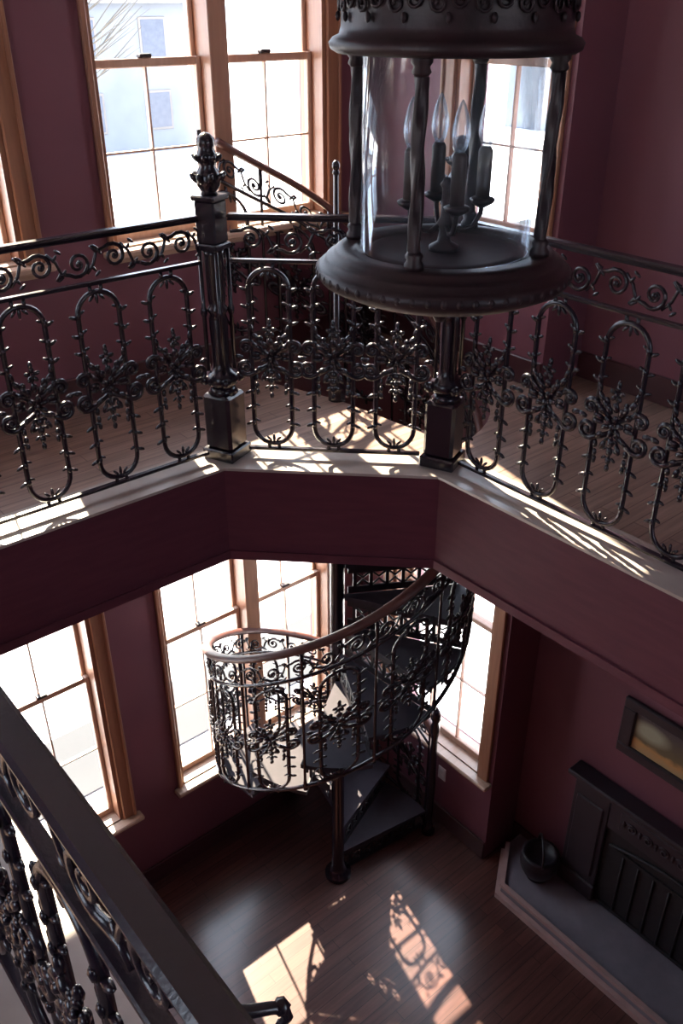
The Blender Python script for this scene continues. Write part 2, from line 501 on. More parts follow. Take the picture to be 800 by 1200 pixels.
# ------------------------------------------------------------------ windows
WCOUNT = [0]
def window(axis, face, sgn, a0, a1, z0, z1, zm, halves, cols, rows_up, rows_lo):
    """double-hung sash window(s) in an opening. local frame: a along the wall, d outward, z up"""
    WCOUNT[0] += 1
    if axis == 'u': mp = lambda a, d, z: (a, face + sgn * d, z)
    else: mp = lambda a, d, z: (face + sgn * d, a, z)
    cw = 0.085; cl = 0.03 if axis == 'u' else cw
    # casing on the room face + jamb lining
    mb = MB()
    mb.box(a0 - cl, a0, -.022, 0, z0 - .0, z1, .005)
    mb.box(a1, a1 + cw, -.022, 0, z0 - .0, z1, .005)
    mb.box(a1 + cw - .02, a1 + cw, -.034, 0, z0, z1, .005)
    mb.box(a0 - cl - .015, a1 + cw + .015, -.028, 0, z1, z1 + .12, .006)
    mb.box(a0, a0 + .022, -.002, .18, z0, z1)
    mb.box(a1 - .022, a1, -.002, .18, z0, z1)
    mb.box(a0, a1, -.002, .18, z1 - .022, z1)
    w = (a1 - a0 - .044)
    mw = .085
    cells = []
    if halves == 2:
        mid = (a0 + a1) / 2
        mb.box(mid - mw / 2, mid + mw / 2, .0, .18, z0, z1)
        mb.box(mid - mw / 2 - .008, mid + mw / 2 + .008, -.016, .0, z0, z1, .005)
        cells = [(a0 + .022, mid - mw / 2), (mid + mw / 2, a1 - .022)]
    else:
        cells = [(a0 + .022, a1 - .022)]
    root = mb.map(mp).build('window_%d' % WCOUNT[0], CASE)
    structure(root)
    st = MB()
    st.box(a0 - cl - .03, a1 + cw + .03, -.075, .0, z0 - .032, z0, .008)
    st.box(a0, a1, -.001, .20, z0 - .032, z0 + .008)
    st.box(a0 - cl, a1 + cw, -.016, -.0005, z0 - .065, z0 - .032, .004)
    st.map(mp).build('window_sill', STOOL, root)
    for (c0, c1) in cells:
        for k, (b0, b1, dd, rows) in enumerate(((z0, zm + .02, .085, rows_lo), (zm - .02, z1 - .022, .125, rows_up))):
            s = MB()
            fw = .024
            bot = .05 if k == 0 else .03
            top = .036 if k == 0 else .04
            s.box(c0, c0 + fw, dd, dd + .036, b0, b1, .004)
            s.box(c1 - fw, c1, dd, dd + .036, b0, b1, .004)
            s.box(c0 + fw, c1 - fw, dd, dd + .036, b0, b0 + bot, .004)
            s.box(c0 + fw, c1 - fw, dd, dd + .036, b1 - top, b1, .004)
            g0, g1, h0, h1 = c0 + fw, c1 - fw, b0 + bot, b1 - top
            nc = 1 if (k == 1 and rows == 1) else cols
            for i in range(1, nc):
                x = g0 + (g1 - g0) * i / nc
                s.box(x - .0045, x + .0045, dd + .004, dd + .030, h0, h1)
            for i in range(1, rows):
                z = h0 + (h1 - h0) * i / rows
                s.box(g0, g1, dd + .006, dd + .028, z - .0045, z + .0045)
            so = s.map(mp).build('sash', SASH, root)
            MB().box(g0, g1, dd + .015, dd + .018, h0, h1).map(mp).build('pane', GLASS, so)
            if k == 0:
                lk = MB().box((c0 + c1) / 2 - .03, (c0 + c1) / 2 + .03, dd - .012, dd + .03, b1, b1 + .018, .005)
                lk.map(mp).build('sash_lock', BRONZE, so)
    # a daylight portal in the opening lets the renderer sample the sky through the glass
    L = bpy.data.lights.new('sky_portal', 'AREA')
    L.shape = 'RECTANGLE'
    L.size = a1 - a0
    L.size_y = z1 - z0
    L.cycles.is_portal = True
    lo = bpy.data.objects.new('sky_portal', L)
    COL.objects.link(lo)
    lo.location = mp((a0 + a1) / 2, .205, (z0 + z1) / 2)
    dirv = Vector(mp(0, -1, 0)) - Vector(mp(0, 0, 0))
    lo.rotation_euler = dirv.to_track_quat('-Z', 'Y').to_euler()
    lo.parent = root
    return root

window('u', VB, 1, WB[0], WB[1], UPZ[0], UPZ[1], UPM, 2, 2, 1, 2)
window('u', VB, 1, WB[0], WB[1], LOZ[0], LOZ[1], LOM, 2, 2, 2, 2)
window('u', VB, 1, WC[0], WC[1], UPZ[0], UPZ[1], UPM, 2, 2, 1, 2)
window('u', VB, 1, WC[0], WC[1], LOZ[0], LOZ[1], LOM, 2, 2, 2, 2)
window('u', VB, 1, WA[0], WA[1], UPZ[0], UPZ[1], UPM, 2, 2, 1, 2)  # unseen window pair, added for extra daylight
window('u', VB, 1, WA[0], WA[1], LOZ[0], LOZ[1], LOM, 2, 2, 2, 2)
window('v', UE, 1, WE[0], WE[1], UPZ[0], UPZ[1], UPM, 1, 2, 1, 2)
window('v', UE, 1, WEL[0], WEL[1], LOZ[0], LOZ[1], LOM, 1, 3, 2, 2)
window('v', UL, -1, WL[0], WL[1], UPZ[0], UPZ[1], UPM, 2, 2, 1, 2)  # unseen, added with the next one to light the ironwork
window('u', VF, -1, WF[0], WF[1], UPZ[0], UPZ[1], UPM, 2, 2, 1, 2)

# ------------------------------------------------------------------ ironwork
def spiral_pts(cx, cz, r0, r1, a0, turns, n=20, y=0.0, flip=1):
    res = []
    for i in range(n + 1):
        t = i / n
        r = r0 + (r1 - r0) * t ** .8
        a = a0 + flip * 2 * PI * turns * t
        res.append((cx + r * math.cos(a), y, cz + r * math.sin(a)))
    return res

PZ0, PZ1 = 0.062, 0.826      # panel foot and head above the floor

def panel_ring(sides=6, n=12):
    mb = MB()
    a = .080; z0 = PZ0 + .012; z1 = PZ1 - .012
    pts = []
    for i in range(n + 1):
        w = PI * i / n
        pts.append((a * math.cos(w), 0, z1 - a + a * math.sin(w)))
    for i in range(1, 8):
        pts.append((-a, 0, z1 - a + (z0 - z1 + 2 * a) * i / 8))
    for i in range(n + 1):
        w = PI + PI * i / n
        pts.append((a * math.cos(w), 0, z0 + a + a * math.sin(w)))
    for i in range(1, 8):
        pts.append((a, 0, z0 + a + (z1 - z0 - 2 * a) * i / 8))
    mb.tube(pts, .0100, sides, closed=True)
    # thorny leaf buds along the oval, outside and inside
    for sx in (-1, 1):
        for z in (.165, .235, .305, .60, .665, .735):
            k = 1 if z > .44 else -1
            mb.blob((sx * (a + .018), 0, z), (.0075, .008, .019), (sx, 0, k * .45))
            mb.blob((sx * (a - .015), 0, z + .014), (.0060, .007, .014), (-sx, 0, k * .45))
            mb.blob((sx * a, -.009, z + .007), (.009, .006, .013))
    # feet and heads that tie the oval to the bars
    for x in (-.022, .022):
        mb.tube([(x, 0, PZ0 - .016), (x * .9, 0, PZ0 + .022)], .0075, 5)
        mb.tube([(x, 0, PZ1 + .014), (x * .9, 0, PZ1 - .022)], .0075, 5)
    mb.blob((0, 0, z0 + .024), (.007, .008, .022))
    mb.blob((0, 0, z1 - .024), (.007, .008, .022))
    for sx in (-1, 1):
        mb.blob((sx * .020, 0, z0 + .022), (.006, .007, .016), (sx * .7, 0, .7))
        mb.blob((sx * .020, 0, z1 - .022), (.006, .007, .016), (sx * .7, 0, -.7))
    return mb

def panel_rosette():
    mb = MB()
    cz = .455
    # flower
    mb.blob((0, -.018, cz), (.012, .010, .012))
    for k in range(6):
        w = 2 * PI * k / 6 + .3
        mb.blob((.026 * math.cos(w), -.012, cz + .026 * math.sin(w)), (.013, .010, .020), (math.cos(w), -.25, math.sin(w)))
    # crown of rounded leaves round the blossom and a second, smaller blossom above
    for k in range(7):
        w = PI / 2 + (k - 3) * .42
        L = .060 + .008 * (k % 2)
        mb.blob((L * math.cos(w), -.010, cz + L * math.sin(w)), (.014, .010, .021), (math.cos(w), -.3, math.sin(w)))
        L = .092 + .010 * (k % 2)
        if 0 < k < 6:
            mb.tube([(.05 * math.cos(w), -.003, cz + .05 * math.sin(w)), (L * math.cos(w), -.003, cz + L * math.sin(w))], .0045, 5)
            mb.blob((L * math.cos(w), -.008, cz + L * math.sin(w)), (.011, .009, .014), (math.cos(w), -.3, math.sin(w)))
    for k in range(5):
        w = 2 * PI * k / 5 + .3
        mb.blob((.018 * math.cos(w), -.014, cz + .118 + .018 * math.sin(w)), (.010, .008, .013), (math.cos(w), -.25, math.sin(w)))
    mb.blob((0, -.020, cz + .118), (.008, .008, .008))
    mb.blob((0, -.010, cz + .150), (.009, .009, .018))
    # four big C scrolls that reach out past the oval
    for sx in (-1, 1):
        f = -sx
        p = spiral_pts(sx * .102, cz - .040, .036, .010, PI / 2 + sx * 2.6, 1.35, 20, -.006, f * -1)
        mb.tube([(sx * .012, -.006, cz - .03)] + p, [.010] + [.0108 - .004 * i / 20 for i in range(21)], 6)
        mb.blob((sx * .102, -.010, cz - .040), (.011, .010, .011))
        p = spiral_pts(sx * .098, cz + .045, .028, .008, -PI / 2 - sx * 2.6, 1.35, 18, -.006, f)
        mb.tube([(sx * .014, -.006, cz + .02)] + p, [.009] + [.0098 - .004 * i / 18 for i in range(19)], 6)
        mb.blob((sx * .098, -.010, cz + .045), (.012, .011, .012))
        mb.blob((sx * .128, -.006, cz + .004), (.011, .010, .019), (sx, 0, .2))
        mb.blob((sx * .060, -.010, cz + .092), (.012, .010, .021), (sx * .6, 0, .8))
        mb.blob((sx * .040, -.012, cz + .070), (.011, .010, .018), (sx * .4, 0, .9))
        mb.blob((sx * .072, -.008, cz + .125), (.009, .009, .019), (sx * .3, 0, .9))
        mb.blob((sx * .048, -.012, cz - .045), (.011, .010, .018), (sx * .7, 0, -.7))
        mb.blob((sx * .060, -.012, cz + .002), (.011, .010, .022), (sx, -.2, 0))
        # drops under the scrolls
        for j, (x, z) in enumerate(((.062, .085), (.060, .118), (.058, .146))):
            mb.blob((sx * x, -.006, cz - z), (.0105 - j * .001, .009, .016 - j * .001))
        mb.blob((sx * .030, -.010, cz - .078), (.011, .010, .021), (sx * .4, 0, -.9))
    # pendant of bell flowers
    mb.tube([(0, -.004, cz - .03), (0, -.004, cz - .17)], .0042, 5)
    for j, z in enumerate((.06, .094, .128, .158)):
        mb.blob((0, -.009, cz - z), (.016 - j * .002, .012 - j * .001, .017 - j * .001))
        if j < 3:
            for sx in (-1, 1):
                mb.blob((sx * .019, -.008, cz - z + .006), (.006, .006, .012), (sx * .8, 0, -.6))
    return mb

FR0, FR1 = .856, .990        # frieze band
def frieze(length, unit=.142):
    """running scroll between handrail and frieze bar, local x from 0"""
    n = max(1, round(length / unit))
    u = length / n
    mb = MB()
    zc = (FR0 + FR1) / 2
    for k in range(n):
        up = 1 if k % 2 == 0 else -1
        cx = (k + .5) * u
        cz = zc + up * .004
        # scroll that uncoils into the wave stem
        p = spiral_pts(cx, cz, .048, .009, up * 2.4, 1.6, 22, 0, -up)
        stem = [(cx - u * .62, 0, zc + up * .050), (cx - u * .5, 0, zc + up * .030)]
        mb.tube(stem + p, [.005, .006] + [.0078 - .0030 * i / 22 for i in range(23)], 5)
        mb.blob((cx, -.006, cz), (.011, .010, .011))
        mb.tube([(cx + .030, 0, cz + up * .040), (cx + u * .42, 0, zc + up * .012), (cx + u * .5, 0, zc - up * .018), (cx + u * .56, 0, zc - up * .045)], [.0045, .006, .006, .004], 5)
        for (dx, dz, ax) in ((.5, -.05, (.8, 0, .6)), (.5, .052, (-.8, 0, .6)), (.40, .030, (.6, 0, .8)), (.60, -.030, (.6, 0, .8))):
            mb.blob((cx + u * dx, -.003, zc + up * dz * .9), (.006, .007, .015), (ax[0], 0, ax[2] * up))
    mb.v = [(min(max(x, 0), length), y, min(max(z, FR0 - .004), FR1 + .006)) for x, y, z in mb.v]
    return mb

RING_ME = panel_ring().mesh('panel', IRON)
ROS_ME = panel_rosette().mesh('rosette', IRON)

def railing(label, p0, p1, panels, front):
    """iron guard rail from p0 to p1 (room u, v). panels = distances from p0. front: +1 when local -y must face the well"""
    d = Vector(p1) - Vector(p0)
    L = d.length
    root = empty('iron_railing', (p0[0], p0[1], UF), math.atan2(d.y, d.x))
    tag(root, label, 'railing', 'cast iron railings around the stairwell opening')
    MB().box(.002, L - .002, -.017, .017, .996, 1.004, .003).box(.002, L - .002, -.021, .021, 1.004, 1.020, .006).build('handrail', IRON, root)
    MB().box(0, L, -.012, .012, .838, .852, .003).build('frieze_bar', IRON, root)
    MB().box(.036, L - .036, -.012, .012, .044, .058, .003).build('bottom_bar', IRON, root)
    frieze(L - .02).build('frieze', IRON, root, (.01, 0, 0))
    for x in panels:
        p = bpy.data.objects.new('panel', RING_ME)
        COL.objects.link(p); p.parent = root; p.location = (x, 0, 0)
        if not front: p.rotation_euler = (0, 0, PI)
        r = bpy.data.objects.new('rosette', ROS_ME)
        COL.objects.link(r); r.parent = p
    return root

N1 = Vector((1.835, 2.950)); N2 = Vector((2.485, 2.300)); N0 = Vector((0.186, 2.950))
HB = .060    # half width of a newel where rails meet it
d12 = (N2 - N1).normalized()
# left far side (runs towards the left newel)
railing('cast iron railing with oval panels running left from the finialled newel post',
        (N0.x + HB, N0.y), (N1.x - HB, N1.y), [N1.x - .214 - .285 * k - N0.x - HB for k in range(5)], True)
b0 = N1 + d12 * HB; b1 = N2 - d12 * HB
Lb = (b1 - b0).length
railing('short cast iron railing of three oval panels between the two newel posts',
        tuple(b0), tuple(b1), [Lb / 2 - .254, Lb / 2, Lb / 2 + .254], True)
railing('cast iron railing with oval panels along the right ledge, below the plain wall',
        (N2.x, N2.y - HB), (N2.x, -.75), [.214 - HB + .285 * k for k in range(10)], True)
near = railing('near cast iron railing whose broad dark handrail slants across the lower left',
        (N0.x, -.75), (N0.x, N0.y - HB), [N0.y + .75 - .22 - .285 * k for k in range(12)], False)
# small scroll bracket on the well side of the near railing
sb = MB()
sb.tube([(1.150, .0, .985), (1.138, -.016, .987), (1.129, -.032, .982), (1.122, -.050, .977), (1.119, -.060, .970), (1.117, -.062, .958), (1.119, -.056, .950)], [.0075, .0068, .006, .0055, .0055, .005, .004], 8)
sb.blob((1.120, -.058, .973), (.0085, .0085, .0085))
sb.blob((1.119, -.056, .949), (.006, .006, .006))
sb.build('scroll_bracket', IRON, near)

# ---- newel posts
def newel_parts(root):
    MB().box(-.072, .072, -.072, .072, 0, .05, .006).box(-.062, .062, -.062, .062, .05, .30, .012).lathe(
        [(.060, .30), (.050, .315), (.046, .33)], 16).build('base', IRON, root)
    sh = MB()
    sh.lathe([(.046, .33), (.062, .345), (.068, .365), (.058, .385), (.042, .40), (.034, .42), (.032, .44), (.036, .62), (.030, .64), (.038, .652), (.038, .665), (.030, .677), (.034, .70), (.036, .88), (.040, .90)], 18)
    for sx in (-1, 1):
        for sy in (-1, 1):
            sh.blob((sx * .052, sy * .052, .362), (.020, .020, .026), (sx * .4, sy * .4, .8), 8, 6)
    sh.build('shaft', IRON, root)
    for sx in (-1, 1):
        for sy in (-1, 1):
            c = MB()
            c.lathe([(.008, .40), (.008, .63), (.013, .645), (.013, .66), (.008, .675), (.008, .90)], 8, (sx * .036, sy * .036, 0))
            c.build('colonnette', IRON, root)
    cap = MB()
    cap.box(-.048, .048, -.048, .048, .90, .925, .005).box(-.042, .042, -.042, .042, .925, 1.085, .006).box(-.050, .050, -.050, .050, 1.085, 1.105, .005)
    cap.build('capital', IRON, root)
    fi = MB()
    fi.lathe([(.030, 1.105), (.026, 1.115), (.040, 1.135), (.046, 1.16), (.040, 1.185), (.028, 1.205), (.034, 1.225), (.038, 1.24), (.030, 1.26), (.026, 1.27), (.032, 1.285), (.030, 1.305), (.016, 1.32), (.004, 1.325)], 18)
    for k in range(8):
        w = 2 * PI * k / 8
        fi.blob((.046 * math.cos(w), .046 * math.sin(w), 1.165), (.013, .013, .026), (math.cos(w) * .6, math.sin(w) * .6, .8), 6, 5)
        fi.blob((.038 * math.cos(w + .4), .038 * math.sin(w + .4), 1.235), (.011, .011, .020), (math.cos(w + .4) * .7, math.sin(w + .4) * .7, .7), 6, 5)
    fi.build('finial', IRON, root)

nw = empty('newel_post', (N1.x, N1.y, UF + .012), R(22.5))
nw.scale = (1.06, 1.06, .972)
newel_parts(nw)
tag(nw, 'dark iron newel post with leafy finial in front of the tall upper window', 'post', 'newel posts of the iron railing')
for (p, rz, lab) in ((N2, R(-22.5 - 45), 'dark iron newel post directly under and behind the hanging lantern'),
                     (N0, 0, 'dark iron newel post at the far left corner of the opening')):
    c = link_copy(nw, None, (p.x, p.y, UF + .012), rz)
    tag(c, lab)

# ------------------------------------------------------------------ spiral stair
STEP = 28.0; RISE = UF / 18
def zl(a): return a / STEP * RISE
st = empty('spiral_staircase', (SC[0], SC[1], 0), R(-7))
tag(st, 'dark iron spiral staircase with ornate helical railing climbing from the lower floor', 'staircase')
po = MB()
po.lathe([(.09, 0), (.09, .03), (.06, .05), (.05, .09), (.042, .14), (.042, UF + .05), (.05, UF + .07), (.014, UF + .10), (.012, EYE - .65)], 18)
po.build('centre_pole', IRON, st)
MB().blob((0, 0, EYE - .62), (.018, .018, .022), None, 12, 8).lathe([(.010, EYE - .66), (.018, EYE - .65), (.010, EYE - .635)], 10).build('pole_knob', IRON, st)
# tread: wedge with nosing, pierced riser, collar
def wedge(a0, a1, r0, r1, z0, z1, n=6):
    out = [(r1 * math.cos(R(a0 + (a1 - a0) * i / n)), r1 * math.sin(R(a0 + (a1 - a0) * i / n))) for i in range(n + 1)]
    inn = [(r0 * math.cos(R(a0 + (a1 - a0) * i / n)), r0 * math.sin(R(a0 + (a1 - a0) * i / n))) for i in range(n + 1)]
    return out + inn[::-1]
tm = MB().prism(wedge(-2.2, STEP, .046, SR, 0, 0), RISE - .026, RISE)
tread_me = tm.mesh('tread', TREAD)
rm = MB()
def rbox(r0, r1, z0, z1):
    ca = .9
    rm.box(r0, r1, .0, .010, z0, z1)
rbox(.06, SR - .01, 0.004, .045); rbox(.06, SR - .01, RISE - .062, RISE - .026)
for i in range(7):
    r = .10 + .092 * i
    rm.box(r - .010, r + .010, 0, .010, .045, RISE - .062)
    if i < 6:
        rm.tube([(r + .01, .005, .05), (r + .046, .005, .085), (r + .082, .005, .05)], .007, 5)
        rm.tube([(r + .01, .005, RISE - .066), (r + .046, .005, .10), (r + .082, .005, RISE - .066)], .007, 5)
riser_me = rm.mesh('riser', IRONF)
SLOPE = RISE / (R(STEP) * .748)
RR = .748
def helix_map(a_mid):
    """(x along, y out(-), z) -> cylinder of radius RR, sheared along the helix"""
    def f(x, y, z):
        a = R(a_mid) + x / RR
        r = RR - y
        return (r * math.cos(a), r * math.sin(a), z + x * SLOPE)
    return f
CHORD = R(STEP) * RR
sx_ = CHORD / .305
OFFP = .005
PZS = .94
spm = panel_ring(5, 9).map(lambda x, y, z: (x * sx_, y, z * PZS)).map(helix_map(STEP / 2)).mesh('panel', IRON)
spr = panel_rosette().map(lambda x, y, z: (x * sx_, y, z * PZS)).map(helix_map(STEP / 2)).mesh('rosette', IRON)
post_me = MB().lathe([(.011, -.02), (.011, .03), (.008, .05), (.008, .82), (.011, .84), (.011, .925)], 8, (RR, 0, 0)).mesh('baluster', IRON)
def up_ramp(a):
    t = min(max((a - 320) / 120, 0), 1)
    return .40 * t * t * (3 - 2 * t)
NT = 17
for i in range(NT):
    rz = R(i * STEP)
    t = bpy.data.objects.new('tread', tread_me); COL.objects.link(t); t.parent = st
    t.location = (0, 0, i * RISE); t.rotation_euler = (0, 0, rz)
    q = bpy.data.objects.new('riser', riser_me); COL.objects.link(q); q.parent = t
    p = bpy.data.objects.new('panel', spm); COL.objects.link(p); p.parent = st
    p.location = (0, 0, zl((i + .5) * STEP) + OFFP + up_ramp((i + .5) * STEP)); p.rotation_euler = (0, 0, rz)
    r = bpy.data.objects.new('rosette', spr); COL.objects.link(r); r.parent = p
    b = bpy.data.objects.new('baluster', post_me); COL.objects.link(b); b.parent = st
    b.location = (0, 0, zl(i * STEP) + .06 + up_ramp(i * STEP)); b.rotation_euler = (0, 0, rz)
b = bpy.data.objects.new('baluster', post_me); COL.objects.link(b); b.parent = st
b.location = (0, 0, zl(NT * STEP) + .06 + up_ramp(NT * STEP)); b.rotation_euler = (0, 0, R(NT * STEP))
A1 = 467
def helix(z, a0, a1, step=4, r=RR):
    n = int((a1 - a0) / step)
    res = []
    for i in range(n + 1):
        a = a0 + (a1 - a0) * i / n
        res.append((r * math.cos(R(a)), r * math.sin(R(a)), zl(a) + z + (up_ramp(a) if z > .5 else 0)))
    return res
MB().tube(helix(.985, -4, A1), .030, 10, flat=.62, up=(0, 0, 1)).build('handrail', RAILW, st)
MB().tube(helix(.810, 0, A1), .010, 6).build('frieze_bar', IRON, st)
MB().tube(helix(.065, 0, NT * STEP), .012, 6).build('bottom_bar', IRON, st)
fl = R(A1) * RR
def hm(x, y, z):
    a = x / RR
    ad = math.degrees(a)
    r = RR - y
    return (r * math.cos(a), r * math.sin(a), z - .046 + zl(ad) + up_ramp(ad))
frieze(fl).map(hm).build('frieze', IRON, st)
# foot newel of the stair
MB().lathe([(.05, 0), (.05, .04), (.03, .07), (.022, .12), (.03, .5), (.022, .9), (.034, 1.02), (.022, 1.06), (.036, 1.10), (.036, 1.14), (.01, 1.19)], 14, (RR * math.cos(R(-4)), RR * math.sin(R(-4)), 0)).build('foot_newel', IRON, st)

# ------------------------------------------------------------------ hanging lantern
LX, LY = 1.533, 1.456
ZB = EYE - .575
lan = empty('hanging_lantern', (LX, LY, EYE))
tag(lan, 'large round bronze and glass lantern hanging in the stairwell', 'lantern')
def LM(): return MB()
base = LM()
base.lathe([(.02, -.600), (.16, -.598), (.235, -.592), (.262, -.580), (.288, -.568), (.297, -.556), (.297, -.540), (.288, -.532), (.280, -.530), (.276, -.519), (.268, -.514), (.258, -.512), (.254, -.502), (.246, -.497), (.205, -.497), (.200, -.510), (.02, -.510)], 56)
b_ = base.build('base_ring', BRONZE, lan)
LM().lathe([(.02, -.512), (.185, -.512), (.185, -.506), (.165, -.500), (.155, -.506), (.02, -.507)], 48).build('inner_plate', INNER, lan)
bd = LM()
for k in range(56):
    w = 2 * PI * k / 56
    bd.blob((.292 * math.cos(w), .292 * math.sin(w), -.548), (.010, .010, .011), None, 6, 4)
bd.build('beading', BRONZE, b_)
LM().lathe([(.0, -.68), (.012, -.675), (.022, -.655), (.018, -.635), (.035, -.62), (.06, -.602), (.06, -.597)], 18).build('bottom_finial', BRONZE, lan)
crown = LM()
def ring(mb, prof, n=56):
    vs = []; fs = []
    m = len(prof)
    for (r, z) in prof:
        for k in range(n):
            w = 2 * PI * k / n
            vs.append((r * math.cos(w), r * math.sin(w), z))
    for i in range(m):
        j = (i + 1) % m
        for k in range(n):
            l = (k + 1) % n
            fs.append((i * n + k, i * n + l, j * n + l, j * n + k))
    return mb.add(vs, fs, True)
ring(crown, [(.19, -.092), (.25, -.095), (.262, -.088), (.266, -.076), (.258, -.066), (.244, -.060), (.240, -.045), (.240, .035), (.246, .045), (.262, .052), (.272, .066), (.268, .082), (.252, .090), (.19, .090), (.19, -.06)])
cr = crown.build('crown_ring', BRONZE, lan)
fg = LM()
for k in range(18):
    w = 2 * PI * k / 18
    def fm(x, y, z, w=w): 
        a = w + x / .242
        return ((.244 - y) * math.cos(a), (.244 - y) * math.sin(a), z)
    m2 = LM()
    m2.tube(spiral_pts(-.018, -.005, .020, .005, 1.2, 1.4, 14, 0, 1), .0035, 5)
    m2.tube(spiral_pts(.018, .002, .020, .005, 1.9, 1.4, 14, 0, -1), .0035, 5)
    m2.blob((0, -.002, .020), (.007, .006, .011)); m2.blob((0, -.002, -.028), (.006, .006, .010))
    m2.map(fm)
    fg.add(m2.v, m2.f, True)
fg.build('filigree', BRONZE, cr)
dome = LM()
dome.lathe([(.235, .088), (.225, .105), (.20, .125), (.15, .15), (.09, .18), (.055, .215), (.045, .25), (.052, .265), (.045, .28), (.025, .29), (.016, .31)], 40)
dome.build('dome', BRONZE, lan)
LM().lathe([(.009, .30), (.009, CEIL - EYE - .05), (.05, CEIL - EYE - .045), (.07, CEIL - EYE - .02), (.072, CEIL - EYE)], 14).build('hanging_rod', BRONZE, lan)
# posts: twisted colonnettes
YAW = R(-40)
camdir = math.atan2(-LY, -LX)       # towards the viewer
for k in range(4):
    w = camdir - R(16) + k * PI / 2
    c = LM()
    px, py = .222 * math.cos(w), .222 * math.sin(w)
    c.lathe([(.022, -.497), (.022, -.487), (.016, -.478), (.020, -.468), (.013, -.460)], 12, (px, py, 0))
    c.lathe([(.013, -.128), (.020, -.120), (.016, -.110), (.022, -.103), (.022, -.090)], 12, (px, py, 0))
    n = 34
    vs = []; fs = []
    for i in range(n + 1):
        z = -.460 + .332 * i / n
        for j in range(12):
            a = 2 * PI * j / 12
            rr = .0135 + .0035 * math.cos(3 * a - 34 * (z + .46))
            vs.append((px + rr * math.cos(a), py + rr * math.sin(a), z))
    for i in range(n):
        for j in range(12):
            l = (j + 1) % 12
            fs.append((i * 12 + j, i * 12 + l, (i + 1) * 12 + l, (i + 1) * 12 + j))
    c.add(vs, fs, True)
    c.build('twisted_column', BRONZE, lan)
gl = LM()
ring(gl, [(.190, -.500), (.194, -.500), (.194, -.075), (.190, -.075)], 64)
gl.build('glass_cylinder', LGLASS, lan)
cl = LM()
cl.lathe([(.035, -.505), (.035, -.495), (.016, -.485), (.012, -.46), (.020, -.445), (.012, -.43), (.010, -.37), (.016, -.36), (.006, -.345)], 14)
cl.build('candle_stem', BRONZE, lan)
for k in range(4):
    w = camdir + R(16) + k * PI / 2
    ex, ey = math.cos(w), math.sin(w)
    cm = LM()
    cm.tube([(.01 * ex, .01 * ey, -.445), (.035 * ex, .035 * ey, -.462), (.065 * ex, .065 * ey, -.455), (.083 * ex, .083 * ey, -.425), (.085 * ex, .085 * ey, -.40)], .006, 6)
    cm.lathe([(.008, -.412), (.026, -.402), (.030, -.394), (.024, -.390), (.012, -.388)], 12, (.085 * ex, .085 * ey, 0))
    co = cm.build('candle_arm', BRONZE, lan)
    LM().lathe([(.0165, -.395), (.0165, -.290), (.012, -.282)], 12, (.085 * ex, .085 * ey, 0)).build('candle_sleeve', SLEEVE, co)
    LM().lathe([(.009, -.282), (.016, -.268), (.0205, -.248), (.0195, -.228), (.013, -.203), (.005, -.184), (.001, -.178)], 12, (.085 * ex, .085 * ey, 0)).build('candle_bulb', BULB, co)

# ------------------------------------------------------------------ fireplace side of the lower room
he = empty('hearth', (UD, 1.35, 0))
tag(he, 'low grey stone hearth slab with clipped corner and pale moulded edge', 'hearth')
HF = 3.33
hp = [(UD - .001, 2.50), (UD - .16, 2.50), (HF, 2.30), (HF, .40), (UD - .001, .40)]
hp = [(a - UD, b - 1.35) for a, b in hp]
MB().prism(hp, 0, .095).build('slab', MARBLE, he)
def edge_strip(off, z0, z1, w):
    mb = MB()
    pts = [Vector(p) for p in ((UD - .16, 2.50), (HF, 2.30), (HF, .40))]
    ctr = Vector((UD, 1.3))
    path = []
    for i, p in enumerate(pts):
        path.append((p.x - UD, p.y - 1.35))
    # offset outward (towards -u / +v)
    P = []
    n1 = Vector((-(2.50 - 2.30), (UD - .16 - HF))).normalized()
    n2 = Vector((-1, 0))
    b = (n1 + n2).normalized()
    o = lambda p, n, d: (p[0] + n[0] * d, p[1] + n[1] * d)
    bb_ = b / b.dot(n2)
    outer = [o(path[0], n1, off + w), o(path[1], bb_, off + w), o(path[2], n2, off + w)]
    inner = [o(path[0], n1, off), o(path[1], bb_, off), o(path[2], n2, off)]
    vs = []; fs = []
    for i in range(3):
        vs += [(*inner[i], z0), (*outer[i], z0), (*outer[i], z1), (*inner[i], z1)]
    for i in range(2):
        for k in range(4):
            l = (k + 1) % 4
            fs.append((i * 4 + k, i * 4 + l, i * 4 + 4 + l, i * 4 + 4 + k))
    fs += [(0, 1, 2, 3), (11, 10, 9, 8)]
    return mb.add(vs, fs, False)
edge_strip(-.02, .095, .122, .03).build('upper_moulding', MOULD, he)
edge_strip(.001, .0, .045, .035).build('lower_moulding', MOULD, he)

